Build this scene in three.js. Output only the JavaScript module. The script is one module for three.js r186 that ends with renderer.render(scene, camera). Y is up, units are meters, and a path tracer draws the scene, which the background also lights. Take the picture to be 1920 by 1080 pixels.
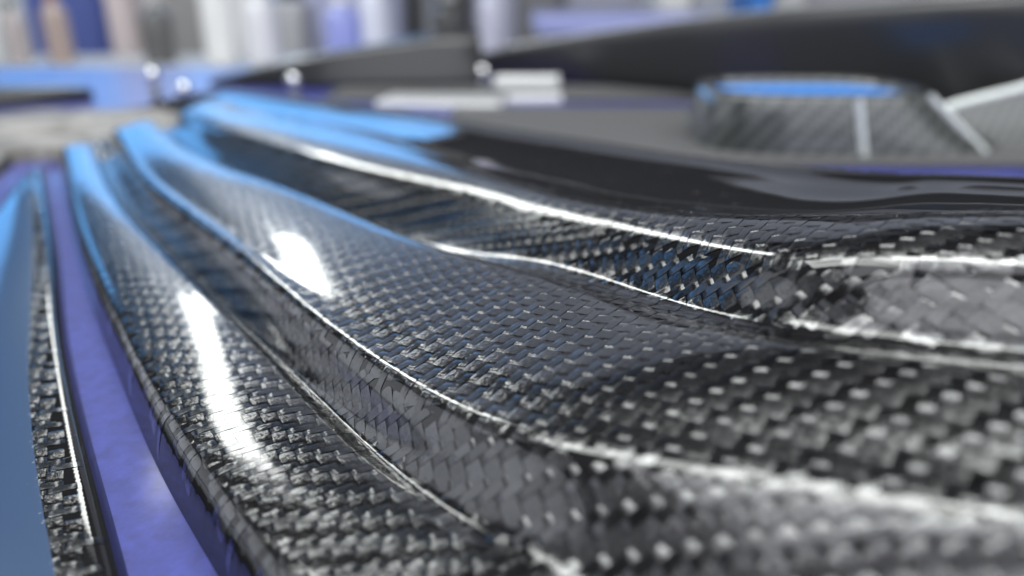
import * as THREE from 'three';
import { RectAreaLightUniformsLib } from 'three/addons/lights/RectAreaLightUniformsLib.js';
import { RoundedBoxGeometry } from 'three/addons/geometries/RoundedBoxGeometry.js';
import { mergeGeometries } from 'three/addons/utils/BufferGeometryUtils.js';

// ---------------------------------------------------------------- camera, surround, lamps, exposure
const scene = new THREE.Scene();
const FOV = 42, F = 540 / Math.tan((FOV / 2) * Math.PI / 180), PITCH = 21.7 * Math.PI / 180;
const CAM = 80;                                       // camera above the bench mat, millimetres
const camera = new THREE.PerspectiveCamera(FOV, 16 / 9, 0.005, 30);
camera.position.set(0, CAM / 1000, 0);
camera.rotation.set(-PITCH, 0, 0);
camera.focus = 0.120; camera.userData.fStop = 7.6;
camera.updateMatrixWorld(true);
const renderer = new THREE.WebGLRenderer({ antialias: true });
renderer.setSize(1024, 576);
renderer.toneMapping = THREE.LinearToneMapping;
renderer.toneMappingExposure = 1.2;
renderer.shadowMap.enabled = true;
scene.background = new THREE.Color().setRGB(0.075, 0.077, 0.082);   // even pale light of the hall around the bench
RectAreaLightUniformsLib.init();

let seed = 7;
const rnd = () => { seed = (seed * 1664525 + 1013904223) >>> 0; return seed / 4294967296; };
const lerp = (a, b, t) => a + (b - a) * t, clamp = (x, a, b) => Math.min(b, Math.max(a, x));
const smooth = (a, b, x) => { const t = clamp((x - a) / (b - a), 0, 1); return t * t * (3 - 2 * t); };
const taken = {};
const numbered = (n) => { const k = taken[n] = (taken[n] ?? -1) + 1; return k ? `${n}_${String(k).padStart(3, '0')}` : n; };
function tag(o, label, category, group) { o.userData.label = label; o.userData.category = category; if (group) o.userData.group = group; return o; }
function shadows(o) { o.traverse((c) => { if (c.isMesh) { c.castShadow = true; c.receiveShadow = true; } }); return o; }
function part(name, geometry, material, parent) {
  const m = new THREE.Mesh(geometry, material); m.name = parent === scene ? numbered(name) : name;
  m.castShadow = m.receiveShadow = true; parent.add(m); return m;
}
function thing(name, label, category, pos = [0, 0, 0], turn = 0, group) {
  const o = new THREE.Group(); o.name = numbered(name); o.position.set(...pos); o.rotation.y = turn; scene.add(o); return tag(o, label, category, group);
}
const lin = (r, g, b) => new THREE.Color().setRGB(r, g, b);
const std = (c, rough, more = {}) => new THREE.MeshPhysicalMaterial({ color: c, roughness: rough, ...more });

// lamps: strip fittings that hang over the bench; each is a housing, a glowing diffuser and a light of its size
function stripLamp([x, y, z], turn, w, l, power, label, tilt = 0) {
  const o = thing('strip_light', label, 'light', [x, y, z], turn);
  o.rotation.order = 'YXZ'; o.rotation.x = tilt;
  part('housing', new RoundedBoxGeometry(w + 0.04, 0.05, l + 0.04, 2, 0.012).translate(0, 0.027, 0), std(lin(0.7, 0.7, 0.7), 0.4), o);
  part('diffuser', new RoundedBoxGeometry(w, 0.012, l, 2, 0.005), std(lin(0.8, 0.8, 0.8), 0.5, { emissive: lin(1, 1.03, 0.99), emissiveIntensity: 1.5 }), o);
  const light = new THREE.RectAreaLight(lin(1, 1.03, 0.99), power, w, l);
  light.position.set(0, -0.009, 0); light.rotation.x = -Math.PI / 2; o.add(light);
  return o;
}
stripLamp([-0.81, 0.82, -1.77], 0.3, 0.12, 1.28, 9, 'long white strip light hanging over the far left of the bench');
stripLamp([0.55, 1.15, -0.30], 1.35, 0.14, 1.2, 14, 'white strip light hanging crosswise above the bench');

stripLamp([-0.55, 1.15, -0.55], Math.atan2(0.85, 0.53), 0.36, 1.15, 5.6, 'broad white light panel hanging above the left half of the bench');

// ---------------------------------------------------------------- pixels of the photograph to places at a given height
const up = (px, py, h) => {                            // h: millimetres below (negative) the camera
  const dx = (px - 960) / F, dy = -(py - 540) / F;
  const y = dy * Math.cos(PITCH) - Math.sin(PITCH), z = -dy * Math.sin(PITCH) - Math.cos(PITCH), k = h / y;
  return [dx * k, z * k, h];
};
const atDepth = (px, py, d) => {                       // metres, d in metres along the optical axis
  const dx = (px - 960) / F, dy = -(py - 540) / F;
  return [dx * d, CAM / 1000 + (dy * Math.cos(PITCH) - Math.sin(PITCH)) * d, (-dy * Math.sin(PITCH) - Math.cos(PITCH)) * d];
};
function rail(points, before = 40, after = 60) {        // smooth polyline [x, z, h] in millimetres, prolonged at both ends
  const w = points.map((p) => up(...p)), n = w.length;
  const push = (a, b, d) => { const L = Math.hypot(b[0] - a[0], b[1] - a[1]); return [b[0] + (b[0] - a[0]) / L * d, b[1] + (b[1] - a[1]) / L * d, b[2]]; };
  const all = [push(w[1], w[0], before), ...w, push(w[n - 2], w[n - 1], after)];
  const c = new THREE.CatmullRomCurve3(all.map((p) => new THREE.Vector3(p[0], p[2], p[1])), false, 'centripetal');
  const raw = c.getSpacedPoints(140).map((p) => [p.x, p.z, p.y]);
  for (let pass = 0; pass < 12; pass++) for (let i = 1; i < raw.length - 1; i++) for (let k = 0; k < 3; k++) raw[i][k] = 0.5 * raw[i][k] + 0.25 * (raw[i - 1][k] + raw[i + 1][k]);
  return raw;
}
// rails from near left to far right
const RAILS = [
  rail([[48, 258, -70], [25, 275, -70], [0, 296, -70], [-60, 345, -71]]),                                                          // 0 neighbour blade, right edge
  rail([[62, 316, -70], [30, 342, -71], [0, 378, -71], [-50, 450, -72]]),                                                          // 1 first blade, left edge
  rail([[76, 320, -70], [95, 450, -71], [108, 600, -72], [125, 700, -72], [152, 820, -72], [186, 950, -72], [218, 1080, -72]]),     // 2 first blade, right edge
  rail([[110, 262, -67], [135, 400, -67], [165, 500, -67], [215, 620, -67], [290, 780, -66.5], [375, 920, -66.5], [482, 1080, -66.5]]),   // 3 second blade, left edge
  rail([[168, 258, -66.5], [195, 330, -66.3], [240, 400, -66], [330, 490, -65.7], [420, 570, -65.4], [500, 645, -65.1], [570, 720, -65], [640, 790, -64.9], [700, 850, -64.4], [800, 930, -63], [900, 1000, -61], [1010, 1080, -58.5]]), // 4
  rail([[222, 255, -60], [270, 330, -60], [340, 390, -59], [430, 460, -58], [520, 540, -57], [600, 610, -56.5], [680, 670, -56], [760, 725, -55], [850, 778, -54], [950, 812, -52], [1060, 836, -50], [1200, 852, -48], [1400, 872, -46], [1700, 905, -42.5], [1920, 945, -41]]), // 5
  rail([[285, 225, -60], [330, 268, -60], [430, 318, -59], [520, 346, -58], [640, 392, -57], [800, 455, -55], [900, 480, -54], [1000, 502, -53], [1100, 531, -51.5], [1200, 562, -49.5], [1300, 595, -47], [1450, 632, -43.5], [1600, 652, -40], [1920, 680, -38.5]]), // 6
  rail([[310, 190, -58], [400, 240, -57], [500, 270, -56], [640, 310, -54], [800, 350, -52], [900, 375, -50.5], [1000, 405, -48], [1100, 430, -45.5], [1200, 450, -43], [1300, 466, -39.5], [1450, 485, -35], [1600, 492, -31.5], [1920, 500, -30.5]]), // 7
  rail([[335, 168, -57], [420, 203, -56], [540, 226, -54.5], [660, 252, -53], [790, 287, -51], [900, 322, -49], [1000, 350, -46.5], [1150, 386, -42.5], [1300, 398, -38.5], [1500, 402, -33], [1700, 399, -29.8], [1920, 393, -28.5]]), // 8
  rail([[360, 162, -58], [480, 172, -57], [640, 190, -56], [800, 210, -55], [930, 232, -53], [1100, 255, -50], [1280, 280, -46], [1500, 300, -40], [1700, 312, -36.5], [1920, 315, -35]]), // 9 rim
];
const HUB = { x: -250, z: -412, r: 66, h: -69 };
function near(r, x, z) {                               // [distance, side (+ = right or far of the rail), height]
  let best = 1e18, out = null;
  for (let i = 0; i < r.length - 1; i++) {
    const a = r[i], b = r[i + 1], ex = b[0] - a[0], ez = b[1] - a[1];
    const t = clamp(((x - a[0]) * ex + (z - a[1]) * ez) / (ex * ex + ez * ez), 0, 1);
    const qx = x - a[0] - t * ex, qz = z - a[1] - t * ez, d = qx * qx + qz * qz;
    if (d < best) { best = d; out = [0, ex * (z - a[1]) - ez * (x - a[0]), a[2] + t * (b[2] - a[2])]; }
  }
  out[0] = Math.sqrt(best); return out;
}
// ---------------------------------------------------------------- height of the moulded panel on a grid of STEP millimetres
const STEP = 0.75, X0 = -330, Z0 = -480, NX = Math.round(500 / STEP), NZ = Math.round(450 / STEP);
const REGION = { NEIGHBOUR: 0, SLOT_A: 1, BLADE_A: 2, SLOT: 3, BLADE_B: 4, GROOVE_1: 5, BLADE_C: 6, GROOVE_2: 7, RIDGE: 8, DISH: 9, SKIRT: 10, HUB: 11, NONE: 12 };
const H = new Float32Array(NX * NZ), ID = new Uint8Array(NX * NZ);
const FLOOR = -CAM - 1;
function heightAt(x, z) {
  const n = RAILS.map((r) => near(r, x, z));
  let k = 0; while (k < n.length && n[k][1] < 0) k++;   // rails that lie on this point's left
  const hub = Math.hypot(x - HUB.x, z - HUB.z), between = (a, b) => n[a][0] / (n[a][0] + n[b][0] + 1e-6);
  let h, id = k;
  const slot = (a, b) => Math.max(FLOOR, n[a][2] + (FLOOR - n[a][2]) * smooth(0.2, 3.4, n[a][0]), n[b][2] + (FLOOR - n[b][2]) * smooth(0.2, 1.8, n[b][0]));
  if (k === 0) { h = n[0][2] + 0.6 * smooth(0, 12, n[0][0]); if (n[0][0] > 60) id = REGION.NONE; }
  else if (k === 1) h = slot(0, 1);
  else if (k === 2) { const s = between(1, 2); h = lerp(n[1][2], n[2][2], s) + 1.2 * 4 * s * (1 - s); }
  else if (k === 3) h = slot(2, 3);
  else if (k === 4) { const s = between(3, 4); h = lerp(n[3][2], n[4][2], s) + 0.8 * 4 * s * (1 - s) - 1.0 * (s - 0.5) * smooth(0, 0.12, s) * smooth(1, 0.88, s); }
  else if (k === 5) { const s = between(4, 5), lo = n[4][2] - 6.5 * smooth(15, -60, x) - 1 * smooth(40, 0, x); h = s < 0.22 ? lerp(n[4][2], lo, smooth(0, 0.22, s)) : lerp(lo, n[5][2], Math.pow((s - 0.22) / 0.78, 0.95 + 0.9 * smooth(-40, -110, x))); }
  else if (k === 6) { const s = between(5, 6); h = lerp(n[5][2], n[6][2], s) + 1.0 * 4 * s * (1 - s) + 2.9 * (s - 0.5) * smooth(0, 0.12, s) * smooth(1, 0.88, s); }
  else if (k === 7) { const s = between(6, 7), lo = n[6][2] - 7.5 * smooth(18, -45, x) - 0.8 * smooth(20, -10, x); h = s < 0.22 ? lerp(n[6][2], lo, smooth(0, 0.22, s)) : lerp(lo, n[7][2], Math.pow((s - 0.22) / 0.78, 0.95 + 0.9 * smooth(15, -25, x))); }
  else if (k === 8) { const s = between(7, 8); h = lerp(n[7][2], n[8][2], s) + 1.6 * 4 * s * (1 - s); }
  else if (k === 9) { const s = between(8, 9); h = lerp(n[8][2], n[9][2], s) - 0.075 * Math.min(60, n[8][0] + n[9][0]) * Math.pow(4 * s * (1 - s), 0.8); }
  else { h = lerp(n[9][2], FLOOR, smooth(0.5, 9, n[9][0])); if (n[9][0] > 9) id = REGION.NONE; }
  if (k === 9) h -= 0.9 * clamp(1 - n[9][0] / 7, 0, 1) ** 2;      // the lip rolls over towards the rim
  if (k === 10) h -= 0.9 * smooth(3, 0, n[9][0]);
  if (hub < HUB.r + 24) {
    const t = smooth(HUB.r - 4, HUB.r + 24, hub), inHub = HUB.h + 2.2 * smooth(30, 10, hub);
    if (k === 10 && n[9][0] > 9) h = FLOOR;
    h = k === 1 || k === 3 || k === 10 ? lerp(inHub, h, smooth(HUB.r - 3, HUB.r + 3, hub)) : lerp(inHub, h, t); if (hub < HUB.r || (hub < HUB.r + 3 && (k === 1 || k === 3))) id = REGION.HUB;
  }
  return [h, id];
}
for (let j = 0; j < NZ; j++) for (let i = 0; i < NX; i++) { const [h, id] = heightAt(X0 + i * STEP, Z0 + j * STEP); H[j * NX + i] = h; ID[j * NX + i] = id; }
function blur(src, sigma) {                            // rounds every edge of the mould
  const r = Math.ceil(3 * sigma), k = []; let s = 0; for (let i = -r; i <= r; i++) { k.push(Math.exp(-i * i / (2 * sigma * sigma))); s += k[i + r]; }
  const a = new Float32Array(src.length), b = new Float32Array(src.length);
  for (let j = 0; j < NZ; j++) for (let i = 0; i < NX; i++) { let v = 0; for (let q = -r; q <= r; q++) v += k[q + r] * src[j * NX + clamp(i + q, 0, NX - 1)]; a[j * NX + i] = v / s; }
  for (let j = 0; j < NZ; j++) for (let i = 0; i < NX; i++) { let v = 0; for (let q = -r; q <= r; q++) v += k[q + r] * a[clamp(j + q, 0, NZ - 1) * NX + i]; b[j * NX + i] = v / s; }
  return b;
}
const HS = blur(H, 1.05 / STEP), HR = blur(H, 1.9 / STEP), HB = blur(H, 6 / STEP), HC = blur(H, 4 / STEP);
for (let q = 0; q < H.length; q++) if (ID[q] >= 4 && ID[q] <= 9) HS[q] = lerp(HS[q], HR[q], smooth(-75, 5, X0 + (q % NX) * STEP));   // the edges soften towards the near end
for (let q = 0; q < H.length; q++) {                    // wide faces run smoothly between their edges
  if (ID[q] !== 9 && ID[q] !== 6) continue;
  const x = X0 + (q % NX) * STEP, z = Z0 + Math.floor(q / NX) * STEP, [ra, rb] = ID[q] === 9 ? [8, 9] : [5, 6], d = Math.min(near(RAILS[ra], x, z)[0], near(RAILS[rb], x, z)[0]);
  if (Math.hypot(x - HUB.x, z - HUB.z) < HUB.r + 16) continue;
  const w = ID[q] === 9 ? smooth(3, 15, d) : smooth(8, 16, d) * smooth(-20, 15, x); HS[q] = lerp(HS[q], ID[q] === 9 ? HB[q] : HC[q], w);
}
{ // faint print-through of the moulding: a few thousandths of a millimetre
  const rip = valueNoise(128, 31), rip2 = valueNoise(128, 32);
  for (let q = 0; q < H.length; q++) { const x = (q % NX) * STEP, z = Math.floor(q / NX) * STEP; HS[q] += 0.016 * (rip(x / 900, z / 900) - 0.5) + 0.006 * (rip2(x / 350, z / 350) - 0.5); }
}
const cubic = (p0, p1, p2, p3, t) => ((-p0 + 3 * p1 - 3 * p2 + p3) * t * t * t + (3 * p0 - 6 * p1 + 3 * p2) * t * t + (-3 * p0 + 3 * p2) * t + p0 + 4 * p1 + p2) / 6;   // B-spline: smooth in slope and bend
function surf(x, z) {
  const u = clamp((x - X0) / STEP, 2, NX - 4), v = clamp((z - Z0) / STEP, 2, NZ - 4), i = Math.floor(u), j = Math.floor(v), row = [];
  for (let q = -1; q < 3; q++) { const o = (j + q) * NX + i; row.push(cubic(HS[o - 1], HS[o], HS[o + 1], HS[o + 2], u - i)); }
  return cubic(...row, v - j);
}
function normalAt(x, z, e = 0.3) {
  const nx = (surf(x - e, z) - surf(x + e, z)) / (2 * e), nz = (surf(x, z - e) - surf(x, z + e)) / (2 * e), L = Math.hypot(nx, 1, nz);
  return [nx / L, 1 / L, nz / L];
}
const regionAt = (x, z) => { const i = Math.round((x - X0) / STEP), j = Math.round((z - Z0) / STEP); return i < 0 || j < 0 || i >= NX || j >= NZ ? REGION.NONE : ID[j * NX + i]; };

// ---------------------------------------------------------------- textures
function texture(w, h, fill, srgb = false) {
  const d = new Uint8Array(w * h * 4);
  for (let y = 0; y < h; y++) for (let x = 0; x < w; x++) { const c = fill(x / w, y / h, x, y); for (let k = 0; k < 4; k++) d[(y * w + x) * 4 + k] = clamp(Math.round((c[k] ?? 1) * 255), 0, 255); }
  const t = new THREE.DataTexture(d, w, h); t.magFilter = t.minFilter = THREE.LinearFilter; t.wrapS = t.wrapT = THREE.RepeatWrapping; if (srgb) t.colorSpace = THREE.SRGBColorSpace; t.needsUpdate = true; return t;
}
function valueNoise(n, s0) {                           // tiling lattice noise
  let s = s0; const g = new Float32Array(n * n).map(() => { s = (s * 1664525 + 1013904223) >>> 0; return s / 4294967296; });
  return (u, v) => {
    const x = u * n, y = v * n, i = Math.floor(x), j = Math.floor(y), a = x - i, b = y - j, f = a * a * (3 - 2 * a), e = b * b * (3 - 2 * b), at = (p, q) => g[((q % n + n) % n) * n + ((p % n + n) % n)];
    return lerp(lerp(at(i, j), at(i + 1, j), f), lerp(at(i, j + 1), at(i + 1, j + 1), f), e);
  };
}
// a woven tow bulges across and dips at both ends; fine filaments run along it. Four variants side by side.
const VAR = 8, fil = valueNoise(256, 5), fil2 = valueNoise(64, 9);
const towNormal = texture(1024, 256, (u, v) => {
  const k = Math.floor(u * VAR), a = (u * VAR - k) * 2 - 1, b = v * 2 - 1, sa = a + 0.05 * Math.sin(3 * b + k * 2);
  let nx = 0.10 * Math.sign(sa) * Math.pow(Math.abs(sa), 2.2), ny = (k < 4 ? 0.7 : 0.2) * Math.sign(b) * Math.pow(Math.abs(b), 3.4);
  nx += 0.20 * (fil(u * 1.0, v * 0.03 + k * 0.31) - 0.5) + 0.14 * (fil2(u * 1.0, v * 0.12 + k * 0.17) - 0.5);
  ny += 0.10 * (fil2(u + 0.3, v * 0.2) - 0.5);
  const L = Math.hypot(nx, ny, 1); return [nx / L * 0.5 + 0.5, ny / L * 0.5 + 0.5, 1 / L * 0.5 + 0.5, 1];
});
const wisp = valueNoise(32, 21), wisp2 = valueNoise(128, 22);
const smudge = texture(512, 512, (u, v) => { const n = 0.5 * wisp(u, v) + 0.3 * wisp(u * 4, v * 4) + 0.2 * wisp2(u, v), s = 0.5 + 0.5 * smooth(0.35, 0.65, n); return [s, s * 0.98, s * 0.96, 1]; });

// ---------------------------------------------------------------- materials of the panel
const LACQUER = { clearcoat: 1, clearcoatRoughness: 0.035 };
const resin = std(lin(0.012, 0.012, 0.013), 0.5, { specularIntensity: 0, ...LACQUER });
const towShades = [0.075, 0.095, 0.115].map((c, i) => std(lin(c, c, c * 1.02), 0.2, { metalness: 1, anisotropy: 0.9, normalMap: towNormal, clearcoat: 1, clearcoatRoughness: [0.028, 0.045, 0.065][i] }));
const hubMat = std(lin(0.3, 0.29, 0.28), 0.9, { map: smudge, clearcoat: 0.15, clearcoatRoughness: 0.4 });

// ---------------------------------------------------------------- the panel
const panel = thing('ribbed_panel', 'glossy black carbon fibre panel whose raised blades fan out from a grey hub', 'car part');
const M3 = (x, h, z) => [x / 1000, (h + CAM) / 1000, z / 1000];
const SHELLS = [['blade', [0]], ['blade', [2]], ['blade', [4]], ['groove', [5]], ['blade', [6]], ['groove', [7]], ['ridge', [8]], ['dish', [9]], ['rim', [10]], ['hub', [11]], ['slot_edge', [1]], ['slot_edge', [3]]];
const shellOf = {};
for (const [name, ids] of SHELLS) {
  const set = new Set(ids), at = new Map(), P = [], N = [], U = [], I = [];
  const vertex = (i, j) => {
    const key = j * NX + i; if (at.has(key)) return at.get(key);
    const x = X0 + i * STEP, z = Z0 + j * STEP; P.push(...M3(x, surf(x, z), z)); N.push(...normalAt(x, z)); U.push(x / 1000 * 1.6, z / 1000 * 1.6); at.set(key, P.length / 3 - 1); return P.length / 3 - 1;
  };
  const slot = name === 'slot_edge';
  for (let j = 3; j < NZ - 5; j++) for (let i = 3; i < NX - 5; i++) {
    if (!set.has(ID[j * NX + i])) continue;
    if (slot && HS[j * NX + i] < FLOOR + 0.3 && HS[(j + 1) * NX + i + 1] < FLOOR + 0.3) continue;
    const a = vertex(i, j), b = vertex(i + 1, j), c = vertex(i + 1, j + 1), d = vertex(i, j + 1); I.push(a, d, b, b, d, c);
  }
  const g = new THREE.BufferGeometry(); g.setAttribute('position', new THREE.Float32BufferAttribute(P, 3)); g.setAttribute('normal', new THREE.Float32BufferAttribute(N, 3)); g.setAttribute('uv', new THREE.Float32BufferAttribute(U, 2)); g.setIndex(I);
  const m = part(name, g, name === 'hub' || ids[0] === 0 ? hubMat : resin, panel);
  for (const id of ids) shellOf[id] = m;
}
// woven tows: 2 x 2 twill, each float a thin curved piece that dips under its neighbours
const TU = 1.62, TV = 2.6, NA = 3, NB = 8;
const ANGLE = { 2: 27, 4: 29, 6: 50, 8: 50, 9: 50 };
const floats = [], wander = valueNoise(64, 41), wander2 = valueNoise(64, 42);
function addFloat(id, kind, x, z, place) {
  const p = new THREE.Vector3(...M3(x, surf(x, z), z)), depth = -p.clone().applyMatrix4(camera.matrixWorldInverse).z;
  const c = p.clone().project(camera); if (depth < 0.01 || Math.abs(c.x) > 1.15 || Math.abs(c.y) > 1.25) return;
  const nn = normalAt(x, z), facing = -(nn[0] * p.x + nn[1] * (p.y - CAM / 1000) + nn[2] * p.z) / p.distanceTo(camera.position);
  if (facing < -0.35) return;
  floats.push({ id, place, size: (Math.abs(c.x) < 1 && Math.abs(c.y) < 1 ? 1 : 0) * Math.max(0, facing) / (depth * depth), shade: Math.floor(rnd() * 3), k: Math.floor(rnd() * 4) + 4 * kind });
}
function lattice(R, each) {                            // 2 x 2 twill: warp floats (kind 0) run along v, weft floats (kind 1) along u
  for (let i = -R; i < R; i++) for (let j = -R; j < R; j++) {
    const m = ((i + j) % 4 + 4) % 4;
    if (m === 1) each(0, (i + 0.5) * TU, j * TV); else if (m === 3) each(1, i * TU, (j + 0.5) * TV);
  }
}
const drift = (x, z) => [x + 1.6 * (wander(x / 900 + 0.5, z / 900 + 0.5) - 0.5), z + 1.6 * (wander2(x / 900 + 0.5, z / 900 + 0.5) - 0.5)];
for (const [key, deg] of Object.entries(ANGLE)) {       // cloth laid flat over the blades
  const id = +key, t = deg * Math.PI / 180, warp = [Math.cos(t), -Math.sin(t)], weft = [-Math.sin(t), -Math.cos(t)];
  lattice(360, (kind, u, v) => {
    const [a, b] = kind ? [warp, weft] : [weft, warp], x = weft[0] * u + warp[0] * v, z = weft[1] * u + warp[1] * v;
    if (x < X0 + 6 || x > X0 + 493 || z < Z0 + 6 || z > Z0 + 443 || regionAt(x, z) !== id) return;
    if (id === 9 && near(RAILS[8], x, z)[0] > 7 + 0.35 * Math.max(0, x - 20)) return;          // the dish is smooth black lacquer further in
    if (id === 2 && near(RAILS[2], x, z)[0] < 2.7) return;                                     // bare rounded margin of the first blade
    for (const s of [-1, 1]) { const r = regionAt(x + b[0] * s * 2, z + b[1] * s * 2); if (r === 1 || r === 3 || r === 12 || r === 11) return; }
    addFloat(id, kind, x, z, (p, q) => drift(x + a[0] * p + b[0] * q, z + a[1] * p + b[1] * q));
  });
}
for (const [id, railNo, deg] of [[5, 5, 40], [7, 7, 38]]) {   // cloth draped down the groove walls: laid out along the edge and down the wall's own length
  const r = RAILS[railNo], line = []; let run = 0;
  for (let i = 0; i < r.length - 1; i++) { const L = Math.hypot(r[i + 1][0] - r[i][0], r[i + 1][1] - r[i][1]); for (let q = 0; q < 4; q++) { const t = q / 4; line.push([lerp(r[i][0], r[i + 1][0], t), lerp(r[i][1], r[i + 1][1], t), run + t * L]); } run += L; }
  const total = run, VS = 1, US = 0.5, rows = [];
  for (let v = 0, i = 0; v < total - 4; v += VS) {
    while (i < line.length - 2 && line[i + 1][2] < v) i++;
    const a = line[Math.max(0, i - 3)], b = line[Math.min(line.length - 1, i + 4)], L = Math.hypot(b[0] - a[0], b[1] - a[1]), nx = (b[1] - a[1]) / L * -1, nz = (b[0] - a[0]) / L;
    const f = (v - line[i][2]) / (line[i + 1][2] - line[i][2]), px = lerp(line[i][0], line[i + 1][0], f), pz = lerp(line[i][1], line[i + 1][1], f), row = [[px, pz]];
    // side of the rail that faces the lower edge
    const sgn = regionAt(px + nx * 3, pz + nz * 3) === id ? 1 : -1; let u = 0, x = px, z = pz, h = surf(x, z);
    for (let t = 0.1; t < 60 && row.length < 110; t += 0.1) {
      const qx = px + sgn * nx * t, qz = pz + sgn * nz * t, hh = surf(qx, qz); u += Math.hypot(0.1, hh - h); h = hh;
      if (t > 1.5 && regionAt(qx, qz) !== id) break;
      while (u >= row.length * US) row.push([qx, qz]);
    }
    rows.push(row);
  }
  const at = (v, u) => {
    const fv = clamp(v / VS, 0, rows.length - 1.001), i = Math.floor(fv), t = fv - i, pick = (row) => { const fu = Math.max(0, u / US), k = Math.floor(fu), w = fu - k; if (k + 1 < row.length) return [lerp(row[k][0], row[k + 1][0], w), lerp(row[k][1], row[k + 1][1], w)]; return row[row.length - 1]; };
    const a = pick(rows[i]), b = pick(rows[i + 1]); return [lerp(a[0], b[0], t), lerp(a[1], b[1], t)];
  };
  const c = Math.cos(deg * Math.PI / 180), s = Math.sin(deg * Math.PI / 180);
  lattice(360, (kind, U, V) => {
    const v = U * c - V * s + 200, u = U * s + V * c; if (v < 3 || v > total - 8 || u < 0.4) return;
    const row = rows[Math.floor(v / VS)]; if (!row || u > (row.length - 1) * US - 0.3) return;
    const [x, z] = at(v, u), dir = kind ? [c, s] : [-s, c], acr = kind ? [-s, c] : [c, s];
    addFloat(id, kind, x, z, (p, q) => at(v + acr[0] * p + dir[0] * q, u + acr[1] * p + dir[1] * q));
  });
}
function floatGeometry(place, k) {                     // place(across, along) gives the plan position
  const P = [], N = [], U = [], I = [], wid = (k < 4 ? TU : TV) * 0.485, len = (k < 4 ? TV : TU) * 1.04, lift = 0.02 + 0.015 * rnd(), sk = (rnd() - 0.5) * 0.12;
  for (let q = 0; q <= NB; q++) for (let p = 0; p <= NA; p++) {
    const a = p / NA * 2 - 1, b = q / NB * 2 - 1, taper = 1 - 0.12 * Math.pow(Math.abs(b), 4), ua = a * wid * taper + sk * b, ub = b * len;
    const [x, z] = place(ua, ub), n = normalAt(x, z), off = lift + 0.10 * (1 - Math.pow(Math.abs(b), 3)) - 0.03 * a * a;
    const y = surf(x, z); P.push(...M3(x + n[0] * off, y + n[1] * off, z + n[2] * off)); N.push(...n); U.push((k + (a * 0.98 + 1) / 2) / VAR, (b * 0.99 + 1) / 2);
  }
  for (let q = 0; q < NB; q++) for (let p = 0; p < NA; p++) { const o = q * (NA + 1) + p, e = o + NA + 1; I.push(o, o + 1, e, e, o + 1, e + 1); }
  const A = I[0] * 3, B = I[1] * 3, C = I[2] * 3;
  const ex = P[B] - P[A], ez = P[B + 2] - P[A + 2], fx = P[C] - P[A], fz = P[C + 2] - P[A + 2];
  if (ez * fx - ex * fz < 0) for (let t = 0; t < I.length; t += 3) { const s = I[t]; I[t] = I[t + 1]; I[t + 1] = s; }
  const g = new THREE.BufferGeometry(); g.setAttribute('position', new THREE.Float32BufferAttribute(P, 3)); g.setAttribute('normal', new THREE.Float32BufferAttribute(N, 3)); g.setAttribute('uv', new THREE.Float32BufferAttribute(U, 2)); g.setIndex(I); return g;
}
floats.sort((p, q) => q.size - p.size);
const rest = {};
floats.forEach((f, n) => {
  const g = floatGeometry(f.place, f.k);
  if (n < 300) part('fibre_tow', g, towShades[f.shade], shellOf[f.id]);
  else ((rest[f.id] ??= [[], [], []])[f.shade]).push(g);
});
for (const [id, lots] of Object.entries(rest)) lots.forEach((list, s) => { if (list.length) part('woven_fibre', mergeGeometries(list), towShades[s], shellOf[id]).userData.kind = 'stuff'; });
console.log('floats', floats.length);

// ---------------------------------------------------------------- bench and floor
const bench = thing('workbench', 'workbench covered with a violet blue mat under the carbon parts', 'workbench', [0, 0, 0]);
const matTex = texture(512, 512, (u, v) => { const n = 0.6 * wisp(u, v) + 0.25 * wisp(u * 3, v * 3) + 0.15 * wisp2(u, v), c = 0.95 + 0.28 * (n - 0.5); return [0.23 * c, 0.255 * c, 0.56 * c, 1]; }, true);
matTex.repeat.set(14, 9);
part('mat', new THREE.BoxGeometry(2.2, 0.004, 1.25).translate(0, -0.002, -0.235), std(lin(1, 1, 1), 0.35, { map: matTex, clearcoat: 0.4, clearcoatRoughness: 0.25 }), bench);
part('bench_top', new THREE.BoxGeometry(2.24, 0.04, 1.29).translate(0, -0.0245, -0.235), std(lin(0.25, 0.25, 0.26), 0.5), bench);
for (const x of [-1, 1]) for (const z of [-0.8, 0.3]) part('leg', new RoundedBoxGeometry(0.06, 0.855, 0.06, 2, 0.006).translate(x, -0.4725, z), std(lin(0.2, 0.2, 0.21), 0.4, { metalness: 0.7 }), bench);
const floor = part('floor', new THREE.BoxGeometry(9, 0.05, 6).translate(0, -0.925, -2), std(lin(0.3, 0.3, 0.31), 0.5), scene); floor.userData.kind = 'structure';

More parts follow.
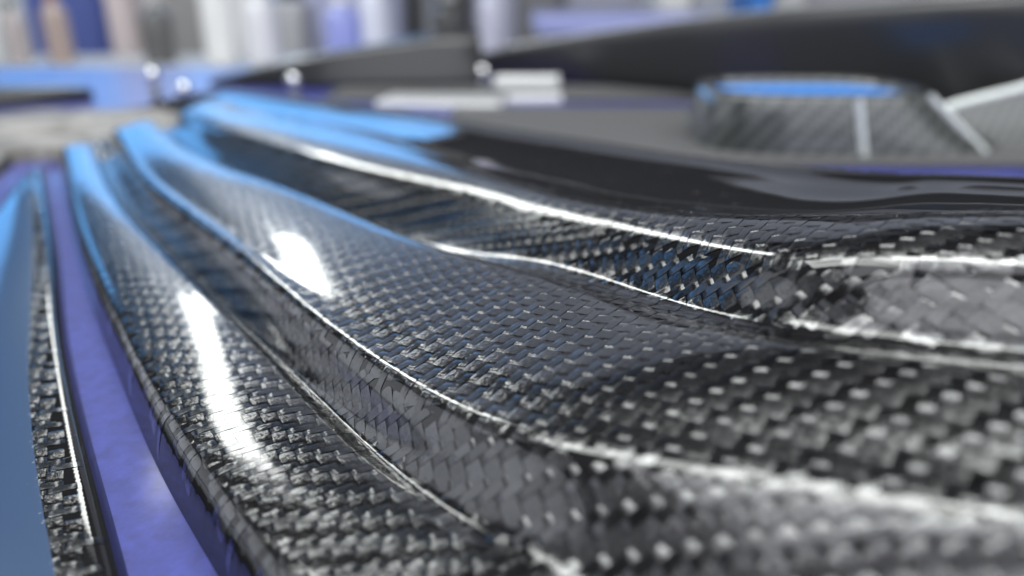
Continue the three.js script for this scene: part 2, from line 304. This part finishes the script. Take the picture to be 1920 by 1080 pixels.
// ---------------------------------------------------------------- wall beyond the bench, and unseen glowing panes added for reflections
const wall = part('wall', new THREE.BoxGeometry(8, 3.4, 0.1).translate(0, 0.8, -3.05), std(lin(0.07, 0.07, 0.08), 0.8), scene); wall.userData.kind = 'structure';
function glowPane([x, y, z], turn, w, h, color, label, name = 'window', tilt = 0) {  // unseen glowing pane, added to light the carbon and be mirrored in it
  const o = thing(name, label, 'window', [x, y, z], turn), fr = std(lin(0.5, 0.5, 0.52), 0.5); o.rotation.order = 'YXZ'; o.rotation.x = tilt;
  for (const s of [-1, 1]) { part('frame', new THREE.BoxGeometry(w + 0.06, 0.03, 0.05).translate(0, s * (h / 2 + 0.015), 0), fr, o); part('frame', new THREE.BoxGeometry(0.03, h, 0.05).translate(s * (w / 2 + 0.015), 0, 0), fr, o); }
  part('pane', new THREE.BoxGeometry(w, h, 0.01), std(lin(0.3, 0.35, 0.4), 0.1, { emissive: color, emissiveIntensity: 0.8 }), o);
  const light = new THREE.RectAreaLight(color, 0.2, w, h); light.position.set(0, 0, 0.03); light.rotation.y = Math.PI; o.add(light);
}
const OVERHEAD_GLOW = lin(1.9, 1.92, 1.98), AZURE = lin(0.24, 0.85, 1.9), PALE_GLOW = lin(0.21, 0.22, 0.265);  // colours of the added glowing panes
glowPane([-2.55, 0.85, -2.98], 0, 0.75, 0.8, AZURE, 'tall glowing blue pane, unseen, added on the wall beyond the hub');
glowPane([-1.2, 0.45, -2.98], 0, 1.7, 0.48, AZURE, 'low glowing blue pane, unseen, added on the wall beyond the middle of the bench');
glowPane([0.3, 1.14, -2.98], 0, 3.6, 0.80, PALE_GLOW, 'wide glowing pale pane, unseen, added high on the wall above the blue ones');
glowPane([-2.6, 0.75, -0.6], Math.PI / 2, 2.6, 1.4, lin(0.7, 0.72, 0.76), 'glowing pale pane, unseen, added beside the left end of the bench');
glowPane([0.8, 1.15, 1.6], Math.PI, 4.2, 2.2, lin(1.2, 1.22, 1.28), 'glowing pale pane, unseen, added behind the camera and facing the bench');
for (const [z, what] of [[-0.15, 'over the front edge of the bench'], [0.45, 'behind the one over the bench'], [1.05, 'nearest the pane behind the camera']]) glowPane([0.5, 1.55, z], 0, 3.4, 0.34, OVERHEAD_GLOW, `long unseen glowing panel added ${what}`, 'overhead_glow', Math.PI / 2);  // glowing panels added overhead to brighten the groove walls

// ---------------------------------------------------------------- film: blue protective sheet on the bench mat in the slots and on the first blade
const filmTex = matTex.clone(); filmTex.repeat.set(1, 1); filmTex.needsUpdate = true;
const violet = std(lin(1, 1, 1), 0.55, { map: filmTex, clearcoat: 0.3, clearcoatRoughness: 0.1 });
function sheet(name, ra, rb, off, fa, fb, mat, drape) {     // strip between two rails, n steps along
  const P = [], N = [], U = [], I = [], n = 150, w = 8;
  for (let i = 0; i <= n; i++) {
    const a = ra[Math.round(lerp(fa, 1, i / n) * (ra.length - 1))], bq = rb[Math.round(lerp(fb, 1, i / n) * (rb.length - 1))];
    for (let q = 0; q <= w; q++) {
      const t = q / w, x = lerp(a[0], bq[0], t), z = lerp(a[1], bq[1], t), nn = drape ? normalAt(x, z) : [0, 1, 0];
      P.push(...M3(x, (drape ? surf(x, z) : 0) + off, z)); N.push(...nn); U.push(x / 60, z / 60);
      if (i && q) { const k = i * (w + 1) + q; I.push(k, k - w - 2, k - 1, k, k - w - 1, k - w - 2); }
    }
  }
  const g = new THREE.BufferGeometry(); g.setAttribute('position', new THREE.Float32BufferAttribute(P, 3)); g.setAttribute('normal', new THREE.Float32BufferAttribute(N, 3)); g.setAttribute('uv', new THREE.Float32BufferAttribute(U, 2)); g.setIndex(I);
  return part(name, g, mat, panel);
}
{ // blue protective film over most of the first blade; its edge runs beside the blade's bare right margin
  const edge = rail([[56, 335, -70], [62, 480, -71], [58, 620, -72], [54, 700, -72], [60, 800, -72], [71, 900, -72], [89, 1000, -72], [104, 1080, -72]]), left = edge.map(([x, z, h]) => [x - 55, z - 25, h]);
  sheet('protective_film', left, edge, 0.22, 0.12, 0.12, std(lin(0.006, 0.04, 0.115), 0.4, { clearcoat: 1, clearcoatRoughness: 0.12 }), true);
  const beads = [];
  for (let i = 0; i < 200; i++) { const p = edge[Math.floor(lerp(50, edge.length - 20, rnd()))], r = 0.06 + 0.12 * rnd() * rnd(), x = p[0] + (rnd() - 0.5) * 0.5, z = p[1] + (rnd() - 0.5) * 1.5; beads.push(new THREE.SphereGeometry(r / 1000, 8, 6).scale(1, 0.6, 1).translate(...M3(x, surf(x, z) + 0.2, z))); }
  const b = part('air_bubble', mergeGeometries(beads), std(lin(0.3, 0.33, 0.36), 0.15, { clearcoat: 1 }), panel); b.userData.kind = 'stuff';
}
sheet('backing_film', RAILS[0], RAILS[1], -75.5, 0.05, 0.05, violet, false);
sheet('backing_film', RAILS[2], RAILS[3], -75.5, 0.05, 0.05, violet, false);

{ // dust specks and lint on the lacquer
  const specks = [];
  for (let i = 0; i < 900; i++) { const x = lerp(-120, 70, rnd()), z = lerp(-260, -50, rnd()), id = regionAt(x, z); if ([1, 3, 11, 12].includes(id)) continue; const r = 0.03 + 0.09 * rnd() ** 3, n = normalAt(x, z); if (n[1] < 0.7) continue;
    const g = rnd() < 0.08 ? new THREE.CylinderGeometry(0.02 / 1000, 0.02 / 1000, (0.5 + rnd()) / 1000, 5).rotateZ(Math.PI / 2).rotateY(rnd() * 6.28) : new THREE.IcosahedronGeometry(r / 1000, 0); if (g.index) g.toNonIndexed(); specks.push((g.index ? g.toNonIndexed() : g).translate(...M3(x, surf(x, z) + 0.13, z))); }
  part('dust', mergeGeometries(specks), std(lin(0.45, 0.45, 0.44), 0.9), panel).userData.kind = 'stuff';
}

// ---------------------------------------------------------------- other carbon parts on the mat
const black = std(lin(0.016, 0.016, 0.018), 0.35, { clearcoat: 0.6, clearcoatRoughness: 0.12 });
const satin = std(lin(0.03, 0.03, 0.032), 0.5, { clearcoat: 0.5, clearcoatRoughness: 0.2 });
const silver = std(lin(0.75, 0.75, 0.76), 0.3, { metalness: 0.6 }), white = std(lin(0.8, 0.8, 0.8), 0.4);
function loftRings(rings, closeEnds = true) {              // rings: arrays of [x, y, z] with equal counts
  const n = rings[0].length, P = [], I = [];
  for (const r of rings) for (const p of r) P.push(...p);
  for (let k = 0; k + 1 < rings.length; k++) for (let i = 0; i < n; i++) { const a = k * n + i, b = k * n + (i + 1) % n, c = a + n, d = b + n; I.push(a, b, c, b, d, c); }
  if (closeEnds) for (const [k, flip] of [[0, 1], [rings.length - 1, 0]]) { const c = P.length / 3, r = rings[k], m = [0, 1, 2].map((q) => r.reduce((t, p) => t + p[q], 0) / n); P.push(...m); for (let i = 0; i < n; i++) { const a = k * n + i, b = k * n + (i + 1) % n; I.push(...(flip ? [c, b, a] : [c, a, b])); } }
  const g = new THREE.BufferGeometry(); g.setAttribute('position', new THREE.Float32BufferAttribute(P, 3)); g.setIndex(I); g.computeVertexNormals(); return g;
}
const superEllipse = (n, p) => Array.from({ length: n }, (_, i) => { const t = i / n * 2 * Math.PI, c = Math.cos(t), s = Math.sin(t); return [Math.sign(c) * Math.pow(Math.abs(c), 2 / p), Math.sign(s) * Math.pow(Math.abs(s), 2 / p)]; });
function beam(name, label, path, mat) {                    // path: [px, pyBottom, pyTop, width]: foot on the mat
  const o = thing(name, label, 'car part'), rings = [], sec = superEllipse(28, 5);
  const feet = path.map(([px, pb]) => up(px, pb, -CAM));
  path.forEach(([px, pb, pt, w], k) => {
    const f = feet[k], t = feet[Math.min(k + 1, feet.length - 1)], q = feet[Math.max(k - 1, 0)], L = Math.hypot(t[0] - q[0], t[1] - q[1]), nx = -(t[1] - q[1]) / L, nz = (t[0] - q[0]) / L;
    const depth = Math.hypot(f[0], f[1]); const top = up(px, pt, -10), hgt = CAM - 10 * depth / Math.hypot(top[0], top[1]);
    rings.push(sec.map(([a, b]) => { const lean = 0.25 * (b + 1) * hgt * 0.5; return M3(f[0] + nx * (a * w / 2 - lean), -CAM + (b + 1) / 2 * hgt, f[1] + nz * (a * w / 2 - lean)); }));
  });
  part('shell', loftRings(rings), mat, o); return o;
}
const wing = beam('carbon_beam', 'long black carbon beam lying behind the glossy duct, thicker towards its right end', [[2500, 290, -100, 60], [1920, 250, -18, 56], [1700, 226, -2, 52], [1500, 200, 14, 48], [1280, 172, 38, 44], [1090, 156, 66, 38], [960, 150, 86, 32], [905, 148, 98, 22]], satin);
part('top_sheen', loftRings([[2400, 288, -82], [1920, 249, -17], [1500, 199, 15], [1280, 171, 39], [1090, 155, 67], [960, 149, 87]].map(([px, pb, pt]) => { const f = up(px, pb, -CAM), t = up(px, pt, -10), y = CAM - 10 * Math.hypot(f[0], f[1]) / Math.hypot(t[0], t[1]); return superEllipse(10, 2).map(([a, b]) => M3(f[0] - 4, -CAM + y - 2 + b * 3, f[1] - 13 + a * 8)); })), std(lin(0.45, 0.45, 0.46), 0.4), wing);  // pale strip: the sheen along the beam top, put into its colour
beam('carbon_bar', 'slim black carbon bar lying beyond the ridge, left of the beam', [[400, 160, 148, 14], [520, 162, 118, 24], [640, 164, 92, 30], [800, 164, 68, 34], [900, 160, 58, 30]], black);
beam('carbon_offcut', 'short black carbon strip lying on the mat beyond the hub', [[-120, 205, 166, 30], [0, 200, 160, 30], [110, 190, 160, 28], [170, 185, 164, 20]], black);

// duct: open-topped glossy housing with a sloping right flank
const weaveFar = texture(256, 256, (u, v) => { const i = Math.floor(u * 8), j = Math.floor(v * 8), m = ((i - j) % 4 + 4) % 4 < 2, a = u * 8 - i, b = v * 8 - j, c = (m ? 0.36 : 0.2) + 0.1 * Math.sin((m ? a : b) * Math.PI); return [c, c * 1.02, c, 1]; }, true);
weaveFar.repeat.set(6, 3);
function duct() {
  const [cx, cz] = up(1500, 268, -CAM), o = thing('carbon_duct', 'glossy woven carbon duct with an oval opening, standing behind the panel rim', 'car part', M3(cx, -CAM, cz));
  const sec = superEllipse(64, 3.2), W = 0.060, D = 0.045, Hh = 0.031;
  const ring = (s, y, slope) => sec.map(([a, b]) => [a * W * s + Math.max(0, a) * slope, y, b * D * s]);
  const body = loftRings([ring(1.02, 0, 0.042), ring(1.02, 0.006, 0.036), ring(1.0, 0.013, 0.022), ring(0.985, 0.024, 0.008), ring(0.965, 0.0293, 0.002), ring(0.93, Hh, 0), ring(0.88, Hh - 0.001, 0), ring(0.85, Hh - 0.006, 0), ring(0.84, 0.002, 0)].map((r) => r.slice().reverse()), false);
  const uv = []; const p = body.attributes.position; for (let i = 0; i < p.count; i++) uv.push(p.getX(i) * 8 + p.getZ(i) * 5, p.getY(i) * 14 + p.getZ(i) * 4); body.setAttribute('uv', new THREE.Float32BufferAttribute(uv, 2));
  part('shell', body, std(lin(1, 1, 1), 0.35, { map: weaveFar, metalness: 0.5, clearcoat: 1, clearcoatRoughness: 0.06 }), o);
  part('lip', loftRings([0, 1, 2, 3, 4].map((k) => ring(0.925 + 0.02 * Math.cos(k / 2 * Math.PI), Hh - 0.0005 + 0.0016 * Math.sin(k / 2 * Math.PI), 0).slice().reverse()), false), black, o);
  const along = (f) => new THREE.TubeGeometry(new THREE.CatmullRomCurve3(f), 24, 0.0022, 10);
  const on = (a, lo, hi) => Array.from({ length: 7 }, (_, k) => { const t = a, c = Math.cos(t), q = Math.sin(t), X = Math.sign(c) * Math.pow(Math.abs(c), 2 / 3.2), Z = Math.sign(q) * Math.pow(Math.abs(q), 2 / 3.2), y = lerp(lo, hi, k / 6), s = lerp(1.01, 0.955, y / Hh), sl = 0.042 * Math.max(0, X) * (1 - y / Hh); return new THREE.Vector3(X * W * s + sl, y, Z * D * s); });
  for (const a of [0.75, 1.52]) part('edge_glint', along(on(a, 0.002, Hh - 0.001)), paleGlint, o);  // pale tubes put where light shines off the duct edges
  part('mirrored_blue', new THREE.ExtrudeGeometry(new THREE.Shape(sec.map(([a, b]) => new THREE.Vector2(a * W * 0.83, b * D * 0.83))), { depth: 0.0235, bevelEnabled: false }).rotateX(-Math.PI / 2).translate(0, 0.004, 0), std(lin(0.04, 0.26, 0.8), 0.35), o);  // azure fill: the blue mirrored in the opening, put into its colour
}
const paleGlint = std(lin(0.72, 0.76, 0.74), 0.25, { clearcoat: 1, clearcoatRoughness: 0.05 });  // pale colour standing in for white reflections along duct and plate edges
duct();
{ // plate leaning beside the duct
  const d = 0.40, c = [[1738, 214], [1852, 302], [2080, 250], [2080, 120]].map(([x, y], k) => atDepth(x, y, k > 1 ? d * 1.02 : d)), mid = [0, 1, 2].map((q) => c.reduce((t, p) => t + p[q], 0) / 4);
  const o = thing('carbon_plate', 'woven carbon plate with edge highlights modelled as pale tubes, leaning right of the duct', 'car part', [mid[0], Math.min(...c.map((p) => p[1])), mid[2]]);
  const X = new THREE.Vector3(...c[3]).sub(new THREE.Vector3(...c[0])).normalize(), nrm = new THREE.Vector3(...c[1]).sub(new THREE.Vector3(...c[0])).cross(X).normalize(), Y = nrm.clone().cross(X).normalize();
  const flat = c.map((p) => { const v = new THREE.Vector3(...p).sub(o.position); return new THREE.Vector2(v.dot(X), v.dot(Y)); }), shape = new THREE.Shape(flat);
  const g = new THREE.ExtrudeGeometry(shape, { depth: 0.006, bevelEnabled: true, bevelSize: 0.004, bevelThickness: 0.004, bevelSegments: 4 });
  g.applyMatrix4(new THREE.Matrix4().makeBasis(X, Y, nrm));
  const tex = weaveFar.clone(); tex.repeat.set(60, 60); tex.needsUpdate = true;
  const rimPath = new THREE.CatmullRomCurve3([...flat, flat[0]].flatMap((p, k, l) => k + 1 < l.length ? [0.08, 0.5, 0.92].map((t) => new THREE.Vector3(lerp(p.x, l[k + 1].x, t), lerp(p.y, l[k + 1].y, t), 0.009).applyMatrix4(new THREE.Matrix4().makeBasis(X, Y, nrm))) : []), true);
  part('edge_glint', new THREE.TubeGeometry(rimPath, 80, 0.0028, 10, true), paleGlint, o);  // highlight along the plate edge, built as a pale tube
  part('plate', g, std(lin(1, 1, 1), 0.35, { map: tex, metalness: 0.4, clearcoat: 1, clearcoatRoughness: 0.06 }), o);
}
function block(name, label, cat, x0, x1, yb, depth, hgt, mat, turn = 0) {   // low piece on the mat, its front foot at pixel row yb
  const a = up(x0, yb, -CAM), b = up(x1, yb, -CAM), o = thing(name, label, cat, M3((a[0] + b[0]) / 2, -CAM, (a[1] + b[1]) / 2), turn), w = (b[0] - a[0]) / 1000;
  part('body', new RoundedBoxGeometry(w, hgt, depth, 3, Math.min(hgt, depth) * 0.3).translate(0, hgt / 2, -depth / 2), mat, o);
  part('end_cap', new RoundedBoxGeometry(w * 0.06, hgt * 1.08, depth * 1.04, 2, hgt * 0.2).translate(w / 2, hgt * 0.55, -depth / 2), mat, o);
  return o;
}
const felt = std(lin(0.085, 0.085, 0.088), 0.85);
block('felt_sheet', 'dark grey felt sheet on the mat between the panel rim and the duct', 'sheet', 800, 2100, 316, 0.19, 0.0025, felt);
block('felt_sheet', 'narrow dark grey felt sheet on the mat under the beam tip', 'sheet', 600, 1500, 192, 0.09, 0.0025, felt);
block('metal_strip', 'pale metal strip lying on the mat close behind the rim', 'strip', 700, 935, 208, 0.05, 0.006, silver, -0.1);
block('plastic_spacer', 'white plastic spacer at the left tip of the beam', 'spacer', 925, 1045, 170, 0.02, 0.011, white);
block('plastic_spacer', 'white plastic spacer lying in front of the beam tip, beside the blue shine', 'spacer', 940, 1050, 194, 0.018, 0.005, white);
for (const [px, py, r, what] of [[286, 140, 5, 'beside the hub, at the mat edge'], [345, 166, 5, 'between hub and ridge end'], [550, 150, 5, 'in front of the slim bar'], [905, 134, 6, 'on the left tip of the beam']]) {
  const d = px === 905 ? 0.66 : 0.52, p = atDepth(px, py, d), o = thing('steel_bolt', `round-headed polished steel bolt standing ${what}`, 'bolt', [p[0], 0, p[2]]);
  const top = Math.max(0.012, p[1]);
  part('head', new THREE.SphereGeometry(r / 1000, 24, 16).translate(0, top, 0), std(lin(0.9, 0.9, 0.9), 0.12, { metalness: 1 }), o);
  part('shank', new THREE.CylinderGeometry(0.003, 0.004, top, 12).translate(0, top / 2, 0), std(lin(0.5, 0.5, 0.5), 0.3, { metalness: 1 }), o);
}

// ---------------------------------------------------------------- lockers and posts across the workshop, far out of focus
function locker(x0, x1, d, color, top, label, name = 'locker', cat = 'locker') {
  const a = atDepth(x0, 60, d), b = atDepth(x1, 60, d), w = b[0] - a[0], h = top + 0.9, o = thing(name, label, cat, [(a[0] + b[0]) / 2, -0.9, a[2]]), m = std(color, 0.45);
  part('body', new RoundedBoxGeometry(w, h, 0.3, 2, 0.008).translate(0, h / 2, -0.15), m, o);
  part('door', new RoundedBoxGeometry(w * 0.9, h * 0.94, 0.012, 2, 0.004).translate(0, h / 2, 0.007), m, o);
  part('handle', new RoundedBoxGeometry(Math.min(0.02, w * 0.15), 0.1, 0.02, 2, 0.006).translate(w * 0.34, h * 0.62, 0.02), silver, o);
}
for (const [x0, x1, d, c, top, label] of [
  [-90, 42, 2.1, [0.75, 0.78, 0.78], 0.12, 'white locker left of the blue locker'],
  [46, 206, 2.15, [0.10, 0.14, 0.42], 0.16, 'blue locker beyond the hub'],
  [208, 250, 2.0, [0.72, 0.62, 0.62], 0.3, 'narrow pale pink locker right of the blue locker'],
  [252, 412, 2.2, [0.32, 0.32, 0.32], 0.12, 'wide grey locker right of the pale pink one'],
  [414, 474, 2.05, [0.8, 0.8, 0.8], 0.12, 'narrow bright white locker beyond the ridge end'],
  [476, 572, 2.1, [0.5, 0.5, 0.53], 0.05, 'light grey locker right of the narrow bright white one'],
  [574, 762, 2.2, [0.46, 0.48, 0.68], 0.14, 'wide lavender locker behind the slim bar'],
  [764, 786, 2.0, [0.03, 0.03, 0.03], 0.2, 'narrow black locker right of the wide lavender one'],
  [788, 816, 2.1, [0.4, 0.4, 0.45], 0.1, 'narrow grey locker between two dark ones'],
  [818, 880, 2.1, [0.07, 0.07, 0.07], 0.1, 'charcoal locker above the beam tip'],
  [882, 970, 2.2, [0.42, 0.43, 0.55], 0.1, 'pale violet locker right of the charcoal one'],
  [972, 1050, 2.2, [0.22, 0.22, 0.24], 0.1, 'dark grey locker right of the pale violet one'],
  [1052, 1228, 2.25, [0.40, 0.41, 0.5], 0.1, 'wide grey violet locker behind the blue trolley'],
  [1230, 1292, 2.0, [0.85, 0.85, 0.85], 0.1, 'bright white locker above the middle of the beam'],
  [1294, 1398, 2.2, [0.62, 0.62, 0.64], 0.1, 'off-white locker left of the azure one'],
  [1400, 1442, 2.0, [0.05, 0.25, 0.75], 0.1, 'narrow azure locker above the beam'],
  [1444, 1500, 2.1, [0.7, 0.7, 0.7], 0.1, 'narrow white locker right of the azure one'],
  [1502, 1720, 2.2, [0.42, 0.42, 0.47], 0.1, 'wide grey locker above the right half of the beam'],
  [1722, 2000, 2.1, [0.3, 0.3, 0.3], 0.1, 'wide dull grey locker above the thick end of the beam'],
]) locker(x0, x1, d, lin(...c), top, label);
{ const z = -1.62, o = thing('side_bench', 'pale side bench carrying bottles beyond the workbench', 'bench', [-0.35, -0.9, z]), top = 0.84;
  part('top', new RoundedBoxGeometry(2.2, 0.03, 0.4, 2, 0.006).translate(0, top - 0.015, 0), std(lin(0.4, 0.4, 0.42), 0.5), o);
  for (const sx of [-1, 1]) for (const sz of [-1, 1]) part('leg', new RoundedBoxGeometry(0.05, top - 0.03, 0.05, 2, 0.005).translate(sx * 1.05, (top - 0.03) / 2, sz * 0.16), std(lin(0.2, 0.2, 0.2), 0.5), o);
  const prof = (r, h) => new THREE.LatheGeometry([[0, 0], [r * 0.92, 0], [r, r * 0.15], [r, h * 0.68], [r * 0.8, h * 0.76], [r * 0.4, h * 0.82], [r * 0.4, h * 0.86], [0, h * 0.86]].map((p) => new THREE.Vector2(...p)), 28);
  for (const [px, r, h, c, cap, what] of [[20, 0.03, 0.17, [0.8, 0.83, 0.82], [0.2, 0.2, 0.2], 'squat white bottle in front of the white locker'], [76, 0.022, 0.12, [0.45, 0.4, 0.4], [0.1, 0.1, 0.1], 'small brown bottle at the left of the blue locker'], [152, 0.024, 0.14, [0.42, 0.33, 0.3], [0.4, 0.2, 0.15], 'orange brown bottle in front of the blue locker'],
    [330, 0.03, 0.13, [0.12, 0.12, 0.12], [0.6, 0.6, 0.6], 'dark bottle in front of the wide grey locker'], [440, 0.032, 0.2, [0.85, 0.85, 0.85], [0.8, 0.8, 0.8], 'tall white bottle in front of the bright white locker'], [515, 0.034, 0.15, [0.75, 0.75, 0.8], [0.85, 0.85, 0.85], 'wide pale bottle in front of the light grey locker'],
    [660, 0.035, 0.13, [0.3, 0.34, 0.75], [0.8, 0.8, 0.85], 'blue bottle left in front of the lavender locker'], [718, 0.03, 0.17, [0.7, 0.72, 0.85], [0.3, 0.35, 0.7], 'pale violet bottle right in front of the lavender locker'], [850, 0.035, 0.14, [0.05, 0.05, 0.05], [0.4, 0.4, 0.4], 'black bottle in front of the charcoal locker'], [925, 0.03, 0.16, [0.55, 0.55, 0.68], [0.7, 0.7, 0.7], 'grey violet bottle in front of the pale violet locker']]) {
    const b = thing('bottle', what, 'bottle', [(px - 960) / F * 1.6, -0.06, z + 0.02], 0, 'bottles on the side bench');
    part('body', prof(r, h), std(lin(...c), 0.3, { clearcoat: 0.5 }), b); part('cap', new THREE.CylinderGeometry(r * 0.44, r * 0.46, h * 0.14, 20).translate(0, h * 0.93, 0), std(lin(...cap), 0.4), b);
  } }
{ const a = atDepth(1000, 42, 1.25), b = atDepth(1330, 42, 1.25), w = b[0] - a[0], y = a[1], o = thing('trolley', 'trolley with a violet blue top behind the beam', 'trolley', [(a[0] + b[0]) / 2, -0.9, a[2]]);
  part('top', new RoundedBoxGeometry(w, 0.03, 0.3, 2, 0.008).translate(0, y + 0.9, 0), std(lin(0.3, 0.33, 0.62), 0.35), o);
  for (const sx of [-1, 1]) for (const sz of [-1, 1]) { part('leg', new THREE.CylinderGeometry(0.012, 0.012, y + 0.84, 12).translate(sx * (w / 2 - 0.03), (y + 0.84) / 2 + 0.045, sz * 0.12), silver, o); part('castor', new THREE.TorusGeometry(0.025, 0.012, 10, 20).translate(sx * (w / 2 - 0.03), 0.037, sz * 0.12), black, o); } }

shadows(scene);
renderer.render(scene, camera);
